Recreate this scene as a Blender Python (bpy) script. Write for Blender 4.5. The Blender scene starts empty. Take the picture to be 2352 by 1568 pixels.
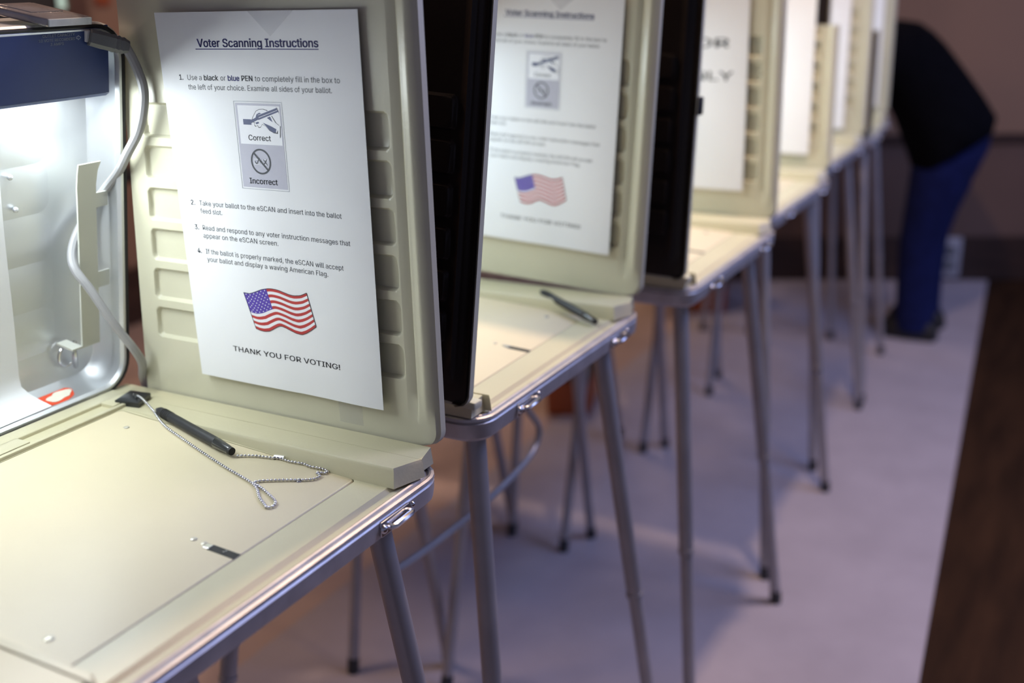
import bpy, bmesh, math, random
from mathutils import Vector, Matrix

# ------------------------------------------------------------------ scene, camera, light
K = 1.2225                       # one drawing unit in metres; every length below is in drawing units
sc = bpy.context.scene
col = sc.collection
random.seed(7)

sc.view_settings.view_transform = 'Standard'
sc.view_settings.look = 'None'
sc.view_settings.gamma = 1.0
sc.view_settings.use_curve_mapping = False
sc.view_settings.exposure = 0.0
try:
    sc.cycles.use_denoising = True
    sc.cycles.max_bounces = 8
except Exception:
    pass

EYE = 1.15                       # eye height
cam_d = bpy.data.cameras.new('camera')
cam = bpy.data.objects.new('camera', cam_d)
col.objects.link(cam)
cam_d.sensor_width = 36.0
cam_d.lens = 38.136
cam_d.clip_start = 0.02
cam_d.dof.use_dof = True
cam_d.dof.focus_distance = 0.985 * K
cam_d.dof.aperture_fstop = 2.1
cam_d.dof.aperture_blades = 9
ax = Vector((1474.0, 884.0, -2491.56)).normalized()          # row direction seen by the camera
ay = Vector((-4626.0, 691.0, -2491.56)).normalized()         # depth direction seen by the camera
ay = (ay - ax * ax.dot(ay)).normalized()
az = ax.cross(ay)
cam.matrix_world = Matrix(((ax.x, ax.y, ax.z, 0), (ay.x, ay.y, ay.z, 0), (az.x, az.y, az.z, EYE * K), (0, 0, 0, 1)))
sc.camera = cam

w = bpy.data.worlds.new('world')
sc.world = w
w.use_nodes = True
w.node_tree.nodes['Background'].inputs[0].default_value = (0.46, 0.48, 0.74, 1)
w.node_tree.nodes['Background'].inputs[1].default_value = 0.26


def area(name, loc, target, sx, sy, power, color, shape='RECTANGLE'):
    d = bpy.data.lights.new(name, 'AREA')
    d.shape = shape
    d.size = sx * K
    d.size_y = sy * K
    d.energy = power
    d.color = color
    o = bpy.data.objects.new(name, d)
    col.objects.link(o)
    o.location = Vector(loc) * K
    o.rotation_euler = (Vector(target) - Vector(loc)).to_track_quat('-Z', 'Y').to_euler()
    return o


CEIL = 2.42
area('ceiling_spot_light', (1.70, 0.43, 2.33), (1.70, 0.43, 0), 0.08, 0.08, 33, (1.0, 0.72, 0.52))
area('blue_fill_light', (2.15, -0.95, 2.40), (2.15, -0.95, 0), 1.2, 0.9, 74, (0.38, 0.50, 1.0))  # added overhead fill that turns the floor shadows blue, no known fixture
area('warm_fill_light', (3.35, 1.75, 2.38), (3.35, 1.75, 0), 0.5, 0.5, 19, (1.0, 0.70, 0.48))  # fill added to brighten the far wall
area('warm_fill_light', (0.95, 2.0, 2.38), (0.95, 2.0, 0), 0.5, 0.5, 26, (1.0, 0.70, 0.52))  # fill added to warm the floor around the nearest booth
area('window_daylight', (4.9, -2.5, 1.35), (2.6, 0.6, 0.3), 1.8, 1.3, 38, (0.40, 0.50, 1.0))
area('warm_fill_light', (1.5, -0.35, 2.38), (1.5, -0.35, 0), 0.35, 0.35, 11, (1.0, 0.70, 0.48))  # fill added to bring warmth back to the tray fronts
TUBE_POWER = [1.85, 2.0, 1.8, 2.4, 1.8, 1.8, 1.8]
TUBE_COLOR = (0.88, 0.96, 0.98)


# ------------------------------------------------------------------ materials
def mat(name, rgb, rough=0.5, metal=0.0, var=0.0, vscale=8.0, bump=0.0, bscale=60.0, emit=None, strength=0.0, coat=0.0, spec=0.5, stretch=None, trans=0.0):
    m = bpy.data.materials.new(name)
    m.use_nodes = True
    nt = m.node_tree
    p = nt.nodes['Principled BSDF']
    p.inputs['Base Color'].default_value = (*rgb, 1)
    p.inputs['Roughness'].default_value = rough
    p.inputs['Metallic'].default_value = metal
    p.inputs['Specular IOR Level'].default_value = spec
    p.inputs['Coat Weight'].default_value = coat
    if trans:
        p.inputs['Alpha'].default_value = 1 - trans
    tc = nt.nodes.new('ShaderNodeTexCoord')
    vec = tc.outputs['Object']
    if stretch:
        mp = nt.nodes.new('ShaderNodeMapping')
        mp.inputs['Scale'].default_value = stretch
        nt.links.new(vec, mp.inputs['Vector'])
        vec = mp.outputs['Vector']
    if var > 0:
        n = nt.nodes.new('ShaderNodeTexNoise')
        n.inputs['Scale'].default_value = vscale
        n.inputs['Detail'].default_value = 5
        nt.links.new(vec, n.inputs['Vector'])
        r = nt.nodes.new('ShaderNodeValToRGB')
        r.color_ramp.elements[0].position = 0.3
        r.color_ramp.elements[1].position = 0.7
        r.color_ramp.elements[0].color = (*[c * (1 - var) for c in rgb], 1)
        r.color_ramp.elements[1].color = (*[min(1, c * (1 + var)) for c in rgb], 1)
        nt.links.new(n.outputs['Fac'], r.inputs['Fac'])
        nt.links.new(r.outputs['Color'], p.inputs['Base Color'])
    if bump > 0:
        n2 = nt.nodes.new('ShaderNodeTexNoise')
        n2.inputs['Scale'].default_value = bscale
        n2.inputs['Detail'].default_value = 4
        nt.links.new(vec, n2.inputs['Vector'])
        b = nt.nodes.new('ShaderNodeBump')
        b.inputs['Strength'].default_value = bump
        b.inputs['Distance'].default_value = 0.002
        nt.links.new(n2.outputs['Fac'], b.inputs['Height'])
        nt.links.new(b.outputs['Normal'], p.inputs['Normal'])
    if emit:
        p.inputs['Emission Color'].default_value = (*emit, 1)
        p.inputs['Emission Strength'].default_value = strength
    return m


M = {}
M['cream'] = mat('cream_plastic', (0.56, 0.52, 0.35), 0.36, var=0.04, vscale=5, bump=0.10, bscale=320)
M['cream_panel'] = mat('cream_panel_plastic', (0.58, 0.56, 0.425), 0.33, var=0.05, vscale=4, bump=0.07, bscale=260)
M['hook'] = mat('pale_grey_plastic', (0.60, 0.61, 0.55), 0.4, var=0.03, vscale=8)
M['plate'] = mat('cream_painted_plate', (0.68, 0.60, 0.41), 0.42, var=0.03, vscale=6, bump=0.05, bscale=300)
M['dark'] = mat('dark_brown_plastic', (0.022, 0.0165, 0.014), 0.42, var=0.2, vscale=12, bump=0.08, bscale=300, spec=0.35)
M['dark_lit'] = mat('dark_plastic_lit_tone', (0.045, 0.024, 0.012), 0.5, var=0.2, vscale=12, bump=0.08, bscale=300, spec=0.35)  # same dark outer plastic, with the light on it put into the colour
M['alu'] = mat('brushed_aluminium', (0.62, 0.62, 0.64), 0.36, 1.0, var=0.06, vscale=10, bump=0.06, bscale=40, stretch=(2, 40, 40))
M['lid_alu'] = mat('satin_aluminium_inside', (0.70, 0.72, 0.74), 0.42, 0.85, var=0.04, vscale=6, bump=0.05, bscale=30)
M['tray_alu'] = mat('worn_aluminium_edge', (0.52, 0.50, 0.51), 0.46, 0.65, var=0.14, vscale=30, bump=0.12, bscale=90)
M['rubber'] = mat('black_rubber', (0.012, 0.012, 0.012), 0.6, var=0.1, vscale=40)
M['blue'] = mat('navy_blue_enamel', (0.014, 0.036, 0.155), 0.42, var=0.08, vscale=7, bump=0.04, bscale=200)
M['leg'] = mat('grey_steel_tube', (0.36, 0.34, 0.35), 0.42, 0.45, var=0.08, vscale=14, bump=0.04, bscale=120)
M['chrome'] = mat('polished_steel', (0.68, 0.68, 0.70), 0.22, 1.0, var=0.05, vscale=60)
M['screw'] = mat('cream_painted_screw_head', (0.60, 0.57, 0.47), 0.3, 0.3, var=0.05, vscale=50)
M['tube'] = mat('fluorescent_glass', (0.95, 0.97, 0.95), 0.3, var=0.01, emit=(0.9, 1.0, 0.97), strength=6.0)
M['paper'] = mat('white_copy_paper', (0.80, 0.81, 0.83), 0.62, var=0.012, vscale=5, bump=0.02, bscale=500, spec=0.25)
M['ink'] = mat('black_print', (0.035, 0.040, 0.050), 0.6, var=0.05, vscale=200)
M['navy'] = mat('navy_print', (0.014, 0.014, 0.14), 0.6, var=0.05, vscale=200)
M['inkblue'] = mat('blue_print', (0.03, 0.03, 0.25), 0.6, var=0.05, vscale=200)
M['greyprint'] = mat('grey_print', (0.46, 0.46, 0.54), 0.6, var=0.02, vscale=100)
M['lineprint'] = mat('grey_rule_print', (0.36, 0.38, 0.42), 0.6, var=0.02, vscale=100)
M['red'] = mat('flag_red_print', (0.46, 0.035, 0.035), 0.6, var=0.05, vscale=100)
M['flagblue'] = mat('flag_blue_print', (0.085, 0.045, 0.36), 0.6, var=0.05, vscale=100)
M['slate'] = mat('slate_blue_print', (0.06, 0.075, 0.17), 0.6, var=0.05, vscale=100)
M['whiteprint'] = mat('white_print', (0.80, 0.81, 0.85), 0.6, var=0.01, vscale=100)
M['silver'] = mat('silver_lettering', (0.42, 0.47, 0.52), 0.5, var=0.04, vscale=100)
M['tape'] = mat('clear_tape', (0.62, 0.62, 0.66), 0.25, var=0.04, vscale=60, trans=0.82, bump=0.06, bscale=150)
M['pen'] = mat('black_pen_barrel', (0.014, 0.015, 0.018), 0.45, var=0.1, vscale=80)
M['pen_gloss'] = mat('glossy_black_pen_tip', (0.01, 0.012, 0.012), 0.14, var=0.1, vscale=80, coat=0.3)
M['pad'] = mat('black_adhesive_pad', (0.016, 0.018, 0.020), 0.35, var=0.1, vscale=60)
M['cord'] = mat('grey_cable', (0.34, 0.34, 0.35), 0.42, var=0.05, vscale=40)
M['plug'] = mat('grey_plug', (0.15, 0.155, 0.16), 0.4, var=0.06, vscale=60)
M['wrap'] = mat('shiny_tape_wrapping', (0.42, 0.40, 0.39), 0.16, 0.55, var=0.15, vscale=40, bump=0.6, bscale=70)
M['wrapside'] = mat('white_wrapped_end', (0.55, 0.60, 0.60), 0.4, var=0.12, vscale=60, bump=0.3, bscale=90)
M['sticker'] = mat('orange_red_sticker', (0.78, 0.085, 0.03), 0.4, var=0.08, vscale=60)
M['stickerw'] = mat('peeled_sticker_backing', (0.80, 0.76, 0.64), 0.6, var=0.06, vscale=60)
M['jacket'] = mat('black_jacket_cloth', (0.0025, 0.0025, 0.004), 0.9, var=0.2, vscale=20, bump=0.3, bscale=40, spec=0.05)
M['jeans'] = mat('blue_denim', (0.005, 0.009, 0.058), 0.9, var=0.2, vscale=20, bump=0.3, bscale=120, spec=0.2)
M['skin'] = mat('skin', (0.42, 0.23, 0.16), 0.5, var=0.06, vscale=30)
M['hair'] = mat('dark_hair', (0.02, 0.014, 0.010), 0.6, var=0.2, vscale=80, bump=0.4, bscale=150)
M['shoe'] = mat('black_shoe_leather', (0.008, 0.008, 0.009), 0.45, var=0.1, vscale=30)
M['carpet'] = mat('pale_mauve_carpet', (0.375, 0.335, 0.355), 0.9, var=0.07, vscale=6, bump=0.5, bscale=260, spec=0.1)
M['wood_floor'] = mat('dark_brown_floor', (0.031, 0.014, 0.006), 0.7, var=0.35, vscale=3, bump=0.1, bscale=60, spec=0.1, stretch=(1, 6, 1))
M['tan_floor'] = mat('tan_brown_floor', (0.42, 0.32, 0.29), 0.7, var=0.10, vscale=4, bump=0.1, bscale=80, spec=0.25)
M['wall'] = mat('pinkish_tan_wall_paint', (0.275, 0.175, 0.122), 0.8, var=0.04, vscale=2, bump=0.1, bscale=90, spec=0.2)
M['wainscot'] = mat('brown_lower_wall', (0.15, 0.095, 0.075), 0.7, var=0.06, vscale=3, bump=0.1, bscale=60, spec=0.2)
M['trim'] = mat('dark_stained_trim', (0.040, 0.020, 0.014), 0.5, var=0.3, vscale=4, stretch=(1, 1, 8))
M['ceiling'] = mat('ceiling_paint', (0.5, 0.44, 0.40), 0.9, var=0.03, vscale=3)
M['glow'] = mat('daylit_window_glass', (0.5, 0.6, 0.55), 0.2, var=0.02, emit=(0.55, 0.80, 0.66), strength=0.55)
M['chairwood'] = mat('orange_brown_chair_wood', (0.24, 0.075, 0.025), 0.45, var=0.25, vscale=6, stretch=(1, 1, 8))
M['postwood'] = mat('brown_window_wood', (0.10, 0.05, 0.03), 0.5, var=0.2, vscale=6, stretch=(1, 1, 8))
M['foot'] = mat('dark_grey_rubber', (0.03, 0.03, 0.034), 0.6, var=0.1, vscale=40)
M['outlet'] = mat('grey_white_outlet_plate', (0.42, 0.40, 0.42), 0.45, var=0.03, vscale=30)
M['orange'] = mat('orange_notice_paper', (0.30, 0.07, 0.02), 0.6, var=0.05, vscale=40)


# ------------------------------------------------------------------ mesh helpers
class MB:
    """collects geometry in drawing units, links it as one mesh object"""
    def __init__(self):
        self.v = []; self.f = []; self.m = []; self.cur = 0

    def add(self, vs, fs):
        b = len(self.v)
        self.v += [tuple(p) for p in vs]
        for f in fs:
            self.f.append([i + b for i in f]); self.m.append(self.cur)
        return self

    def loft(self, rings, cap0=True, cap1=True, closed=True):
        n = len(rings[0]); vs = [p for r in rings for p in r]; fs = []
        for i in range(len(rings) - 1):
            for j in range(n if closed else n - 1):
                k = (j + 1) % n
                fs.append((i * n + j, i * n + k, (i + 1) * n + k, (i + 1) * n + j))
        if cap0: fs.append(tuple(range(n - 1, -1, -1)))
        if cap1: fs.append(tuple((len(rings) - 1) * n + j for j in range(n)))
        return self.add(vs, fs)

    def box(self, x0, x1, y0, y1, z0, z1, b=0.0, r=None, seg=3):
        if b <= 0:
            return self.add([(x0, y0, z0), (x1, y0, z0), (x1, y1, z0), (x0, y1, z0), (x0, y0, z1), (x1, y0, z1), (x1, y1, z1), (x0, y1, z1)],
                            [(3, 2, 1, 0), (4, 5, 6, 7), (0, 1, 5, 4), (1, 2, 6, 5), (2, 3, 7, 6), (3, 0, 4, 7)])
        r = b * 1.5 if r is None else r
        prof = [(b, z0), (b * .3, z0 + b * .3), (0, z0 + b), (0, z1 - b), (b * .3, z1 - b * .3), (b, z1)]
        return self.loft([rr(x0 + o, x1 - o, y0 + o, y1 - o, max(r - o, 1e-5), z, seg) for o, z in prof])

    def tube(self, pts, rad, n=10, cap=True):
        pts = [Vector(p) for p in pts]
        rads = rad if isinstance(rad, (list, tuple)) else [rad] * len(pts)
        rings = []; up = None
        for i, p in enumerate(pts):
            t = (pts[min(i + 1, len(pts) - 1)] - pts[max(i - 1, 0)]).normalized()
            if up is None:
                up = Vector((0, 0, 1)) if abs(t.z) < .9 else Vector((1, 0, 0))
            s = t.cross(up).normalized(); up = s.cross(t).normalized()
            rings.append([tuple(p + (s * math.cos(a) + up * math.sin(a)) * rads[i]) for a in [2 * math.pi * k / n for k in range(n)]])
        return self.loft(rings, cap, cap)

    def sphere(self, c, r, nu=8, nv=6, sc3=(1, 1, 1)):
        rings = []
        for i in range(nv + 1):
            th = math.pi * i / nv
            q = max(math.sin(th), 1e-4)
            rings.append([(c[0] + r * sc3[0] * q * math.cos(2 * math.pi * k / nu), c[1] + r * sc3[1] * q * math.sin(2 * math.pi * k / nu), c[2] - r * sc3[2] * math.cos(th)) for k in range(nu)])
        return self.loft(rings)

    def grid(self, rows):
        n = len(rows[0]); fs = []
        for i in range(len(rows) - 1):
            for j in range(n - 1):
                fs.append((i * n + j, i * n + j + 1, (i + 1) * n + j + 1, (i + 1) * n + j))
        return self.add([p for r in rows for p in r], fs)

    def poly(self, pts):
        return self.add(pts, [tuple(range(len(pts)))])

    def build(self, name, mats, parent=None, smooth=35, fn=None):
        me = bpy.data.meshes.new(name)
        vs = self.v if fn is None else [fn(p) for p in self.v]
        me.from_pydata([(x * K, y * K, z * K) for x, y, z in vs], [], self.f)
        mats = mats if isinstance(mats, (list, tuple)) else [mats]
        for m in mats: me.materials.append(m)
        for p, i in zip(me.polygons, self.m): p.material_index = i
        if fn is None or True:
            bm = bmesh.new(); bm.from_mesh(me)
            bmesh.ops.recalc_face_normals(bm, faces=bm.faces)
            bm.to_mesh(me); bm.free()
        if smooth:
            me.shade_smooth()
            me.set_sharp_from_angle(angle=math.radians(smooth))
        o = bpy.data.objects.new(name, me)
        col.objects.link(o)
        if parent: o.parent = parent
        return o


def rr(x0, x1, y0, y1, r, z, seg=4):
    """rounded rectangle ring"""
    out = []
    for cx, cy, a0 in ((x1 - r, y0 + r, -90), (x1 - r, y1 - r, 0), (x0 + r, y1 - r, 90), (x0 + r, y0 + r, 180)):
        for k in range(seg + 1):
            a = math.radians(a0 + 90 * k / seg)
            out.append((cx + r * math.cos(a), cy + r * math.sin(a), z))
    return out


def catmull(pts, n=6):
    P = [Vector(p) for p in pts]; out = []
    for i in range(len(P) - 1):
        a = P[max(i - 1, 0)]; b = P[i]; c = P[i + 1]; d = P[min(i + 2, len(P) - 1)]
        for k in range(n):
            t = k / n
            out.append(0.5 * ((2 * b) + (c - a) * t + (2 * a - 5 * b + 4 * c - d) * t * t + (3 * b - a - 3 * c + d) * t ** 3))
    out.append(P[-1])
    return out


def thing(name, label, cat, loc=(0, 0, 0), rot=(0, 0, 0), group=None):
    o = bpy.data.objects.new(name, None)
    col.objects.link(o)
    o.empty_display_size = 0.05
    o.location = Vector(loc) * K
    o.rotation_euler = rot
    return tag(o, label, cat, group)


def tag(o, label, cat, group=None):
    o['label'] = label; o['category'] = cat
    if group: o['group'] = group
    return o


def struct(o):
    o['kind'] = 'structure'
    return o


def copy_tree(o, parent=None):
    c = o.copy(); col.objects.link(c)
    if parent: c.parent = parent
    for ch in list(o.children): copy_tree(ch, c)
    return c


def smooth01(t):
    t = max(0.0, min(1.0, t)); return t * t * (3 - 2 * t)


# ------------------------------------------------------------------ setting
WD = Vector((-0.252, 0.598)).normalized()          # the far wall runs this way on the floor
WP = Vector((4.396, 0.348))
WN = Vector((-WD.y, WD.x))                         # towards the camera
if WN.x > 0: WN = -WN
YB = 3.06                                          # wall behind the booths

b = MB()
ed = lambda x: 0.187 + (x - 1.674) * 0.0769 + .05
b.loft([[(-1.2, -3.2, z), (6.2, -3.2, z), (6.2, ed(6.2), z), (-1.2, ed(-1.2), z)] for z in (-.06, -.005)])
b.cur = 1
b.loft([[(-1.2, ed(-1.2), z), (6.2, ed(6.2), z), (6.2, YB + .1, z), (-1.2, YB + .1, z)] for z in (-.06, -.005)])
struct(b.build('floor', [M['wood_floor'], M['tan_floor']], smooth=0))
b = MB(); e = [(-1.2, -0.034), (4.355, 0.392), (3.99, 1.26), (-1.2, 1.26)]
b.loft([[(x, y, z) for x, y in e] for z in (-0.0048, 0.0)])
tag(b.build('carpet', M['carpet'], smooth=0), 'pale mauve carpet under the row of voting booths', 'carpet')


def wall_far(name, t0, t1, d0, d1, z0, z1, m):
    q = []
    for t, d in ((t0, d0), (t1, d0), (t1, d1), (t0, d1)):
        p = WP + WD * t + WN * d
        q.append((p.x, p.y))
    bb = MB(); bb.loft([[(x, y, z) for x, y in q] for z in (z0, z1)])
    return bb.build(name, m, smooth=0)


T1 = (YB - WP.y) / WD.y
struct(wall_far('wall_right', -3.6, T1, -0.10, 0.0, 0, CEIL, M['wall']))
struct(wall_far('trim_1', -3.6, T1, 0.0, 0.006, 0.16, 0.535, M['wainscot']))
struct(wall_far('trim_2', -3.6, T1, 0.0, 0.018, 0.52, 0.553, M['trim']))
struct(wall_far('baseboard_right', -3.6, T1, 0.0, 0.014, 0.0, 0.168, M['trim']))
xw = (WP + WD * T1).x
b = MB(); b.box(-1.2, xw + .05, YB, YB + .1, 0, CEIL); struct(b.build('wall_left', M['wall'], smooth=0))
b = MB(); b.box(-1.2, xw - .02, YB - .014, YB, 0, 0.20); struct(b.build('baseboard_left', M['trim'], smooth=0))
b = MB(); b.box(-1.2, 6.2, -3.2, YB + .1, CEIL, CEIL + .06); struct(b.build('ceiling', M['ceiling'], smooth=0))
# window in the wall behind, seen over the lid of the nearest booth
b = MB(); b.box(2.28, 2.50, YB - .012, YB - .004, 1.095, 1.75); win = struct(b.build('window_1', M['glow'], smooth=0))
b = MB()
b.box(2.25, 2.28, YB - .03, YB, 1.065, 1.78, .003); b.box(2.50, 2.575, YB - .03, YB, 0.2, 1.85, .003)
b.box(2.28, 2.50, YB - .03, YB, 1.065, 1.095, .003); b.box(2.28, 2.50, YB - .03, YB, 1.75, 1.78, .003)
b.build('window_frame', M['postwood'], win, smooth=0)
n_ = thing('wall_notice', 'small orange and black notice on the tan wall behind, right of the window', 'notice', (2.645, YB - .004, 1.10))
b = MB(); b.box(-.02, .04, -.006, 0.0, 0, .06, .001); b.build('notice_sheet', M['orange'], n_)
b = MB(); b.box(-.016, .05, -.008, -.006, .04, .075); b.build('printed_band', M['rubber'], n_)
# dark chair against the wall behind
# outlet on the far wall
p = WP + WD * 0.205 + WN * 0.014
ot = thing('wall_outlet', 'grey white outlet plate low on the far wall behind the bending person', 'outlet', (p.x, p.y, 0.012), (0, 0, math.atan2(WD.y, WD.x)))
b = MB(); b.box(-.040, .040, 0.0, .012, 0, .155, .003); b.build('cover_plate', M['outlet'], ot)
b = MB(); b.box(-.018, .018, .012, .016, .03, .07, .002); b.box(-.018, .018, .012, .016, .085, .125, .002); b.build('socket', M['plug'], ot)


# ------------------------------------------------------------------ voting booth
BW, BD = 0.42, 0.42               # tray size
PH = 0.46                         # height of a side panel
RIM = 0.726
LEAN = math.radians(10.28)        # the open lid leans forward


def deck_z(y):
    return 0.7285 + max(0.0, min(1.0, (y - 0.055) / 0.298)) * 0.0165


def make_tray(root, latches=(.094, .337)):
    b = MB()
    prof = [(.016, .699), (.006, .6995), (.001, .704), (-.0005, .712), (-.001, .720), (.0005, .7215), (-.0015, .7235), (-.0012, .7262), (.0012, .7272),
            (.0035, .7262), (.0045, .7240), (.0062, .7240), (.0072, .7262), (.0090, .7268), (.0105, .7255), (.0115, .7200)]
    b.loft([rr(o, BW - o, o, BD - o, .030 - o, z, 6) for o, z in prof], True, False)
    t = b.build('tray_shell', M['tray_alu'], root)
    t['label'] = 'aluminium tray edge'
    # cream moulded top
    b = MB()
    o1 = .0118

    def ring(x0, x1, y0, y1, r, dz=0.0):
        return [(x, y, (deck_z(y) if dz is not None else .709) + (dz or 0)) for x, y, z in rr(x0, x1, y0, y1, r, 0, 5)]
    px0, px1, py0, py1 = .038, .360, .0555, .352
    outer = [rr(o1, BW - o1, o1, BD - o1, .019, .718, 5), rr(o1, BW - o1, o1, BD - o1, .019, .7250, 5), rr(o1 + .0052, BW - o1 - .0052, o1 + .0052, BD - o1 - .0052, .0150, .7254, 5),
             ring(o1 + .0095, BW - o1 - .0095, o1 + .0095, BD - o1 - .0095, .0125), ring(px0, px1, py0, py1, .006), ring(px0, px1, py0, py1, .006, -.008)]
    b.loft(outer, False, True)
    zl = .745

    def wedge(x0, x1, flip):
        # raised rail along one side: level top, its front end cut at a slant
        xs = [x0, x1]
        yf = [.0165, .0055] if not flip else [.0055, .0165]
        top = [(x0 + .002 * (1 - flip) * 1, yf[0], zl), (x1, yf[1], zl), (x1, .408, zl), (x0, .408, zl)]
        bot = [(x0 - .0025 * (not flip), yf[0] - .002, .7285), (x1 + .0025 * flip, yf[1] - .002, .7285), (x1 + .0025 * flip, .408, .7285), (x0 - .0025 * (not flip), .408, .7285)]
        mid = [tuple(Vector(t) + (Vector(q) - Vector(t)) * .14 + Vector((0, 0, 0))) for t, q in zip(top, bot)]
        c = Vector(((x0 + x1) / 2, .2, zl))
        top2 = [(t[0] + (.0013 if t[0] < c.x else -.0013), t[1] + (.0013 if t[1] < .2 else -.0013), t[2] + .0003) for t in top]
        b.loft([bot, mid, top2])
    wedge(.3615, .392, False)
    wedge(.0285, .0585 - .0015 - .0, True) if False else wedge(.028, .0365, True)
    # outer flange of each rail where the side panel stands
    for s in (0, 1):
        x0, x1 = (.392, .4185) if s == 0 else (.0015, .028)
        f = [(x0, .012, .7285), (x1, .012, .7285), (x1, .408, .7285), (x0, .408, .7285)]
        g = [(x0, .0065 if s == 0 else .010, .7448), (x1, .014, .7445), (x1, .408, .7445), (x0, .408, .7448)]
        b.loft([f, g])
    # back bar with a long shallow recess
    b.box(.030, .392, .353, .3585, .735, zl + .0035, .001)
    b.box(.030, .392, .378, .3985, .735, zl + .0035, .001)
    b.box(.030, .259, .360, .380, .735, zl + .0035, .0005)
    b.box(.358, .392, .360, .380, .735, zl + .0035, .0005)
    b.build('tray_liner', M['cream'], root, smooth=30)
    # writing plate lying in its recess
    b = MB(); g = .0011
    r0 = [(x, y, deck_z(y) + .0004) for x, y, z in rr(px0 + g + .0007, px1 - g - .0007, py0 + g + .0007, py1 - g - .0007, .005, 0, 5)]
    r1 = [(x, y, deck_z(y) - .0003) for x, y, z in rr(px0 + g, px1 - g, py0 + g, py1 - g, .005, 0, 5)]
    r2 = [(x, y, deck_z(y) - .0045) for x, y, z in rr(px0 + g, px1 - g, py0 + g, py1 - g, .005, 0, 5)]
    b.loft([r2, r1, r0])
    pl = b.build('writing_plate', M['plate'], root)
    b = MB()
    q = [(.2035, .0565), (.2115, .0565), (.2115, .0845), (.2035, .0845)]
    b.loft([[(x, y, deck_z(y) + .00035) for x, y in q], [(x, y, deck_z(y) + .0007) for x, y in q]])
    sl = b.build('slot', M['rubber'], pl, smooth=0); sl['label'] = 'narrow black slot at the front edge of the plate'
    b = MB(); b.box(.2045, .2105, .0835, .0900, deck_z(.086) + .0004, deck_z(.086) + .0012, .0002)
    b.box(.2065, .2072, .0690, .0705, deck_z(.07) + .0006, deck_z(.07) + .0014); b.box(.2085, .2092, .0680, .0695, deck_z(.07) + .0006, deck_z(.07) + .0014)
    b.build('slot_spring', M['chrome'], pl, smooth=0)
    for x, y, r, mm in ((.2100, .1045, .0030, 'screw'), (.2092, .0925, .0028, 'screw'), (.3315, .0975, .0032, 'chrome'), (.063, .0935, .0040, 'screw'), (.332, .313, .0030, 'screw')):
        b = MB(); z = deck_z(y) + .0003
        b.loft([[(x + rr_ * math.cos(a), y + rr_ * math.sin(a), z + h) for a in [2 * math.pi * k / 14 for k in range(14)]] for rr_, h in ((r, 0), (r * .93, .0007), (r * .55, .0012), (.0002, .0013))])
        if mm == 'chrome':
            b.box(x - r * .7, x + r * .7, y - .0004, y + .0004, z + .0008, z + .0016); b.box(x - .0004, x + .0004, y - r * .7, y + r * .7, z + .0008, z + .0016)
        s = b.build('screw', M[mm], pl)
    # draw latches on the front rim
    for xc in latches:
        b = MB()
        b.box(xc - .022, xc + .020, -.0030, .0004, .7065, .7205, .0008)
        b.tube([(xc - .012, -.003, .7135), (xc - .012, -.0068, .7135), (xc - .009, -.0080, .7135), (xc + .015, -.0080, .7140), (xc + .018, -.0065, .7140), (xc + .018, -.003, .7140)], .0028, 8)
        lt = b.build('latch', M['chrome'], root); lt['label'] = 'bright steel draw latch'
        for dx in (-.019, .024):
            b = MB(); b.sphere((xc + dx, -.003, .7135 if dx < 0 else .7170), .0042 if dx < 0 else .0030, 10, 8, (1, .8, 1)); b.build('rivet', M['chrome'], lt)
    return pl


def make_legs(root):
    att = {'fl': (.036, .030), 'fr': (BW - .066, .034), 'bl': (.072, BD - .045), 'br': (BW - .070, BD - .045)}
    foot = {'fl': (-.010, -.018), 'fr': (BW + .004, -.030), 'bl': (-.090, BD - .030), 'br': (BW + .080, BD - .025)}
    for k in ('fl', 'fr', 'bl', 'br'):
        a = Vector((*att[k], .7065)); f = Vector((*foot[k], .006))
        if k == 'fl': a.z = .7065
        d = (f - a)
        j = a + d * .56
        b = MB()
        b.tube([a, a + d * .02, j - d * .012, j], [.0108, .0112, .0112, .0108], 14)
        b.tube([j - d * .004, j + d * .006], [.0122, .0122], 14)
        b.tube([j, f], .0096, 14)
        lg = b.build('leg', M['leg'], root)
        b = MB(); n = d.normalized()
        b.tube([f - n * .022, f - n * .004, Vector((f.x, f.y, .0006))], [.0104, .0108, .0100], 12)
        b.build('rubber_foot', M['foot'], lg)


def lid_frame(x, v, dep):
    """lid plane coordinates: x along the row, v up the lid, dep backwards"""
    return (x, .404 - math.sin(LEAN) * v + math.cos(LEAN) * dep, .7465 + math.cos(LEAN) * v + math.sin(LEAN) * dep)


LH = 0.382


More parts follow.
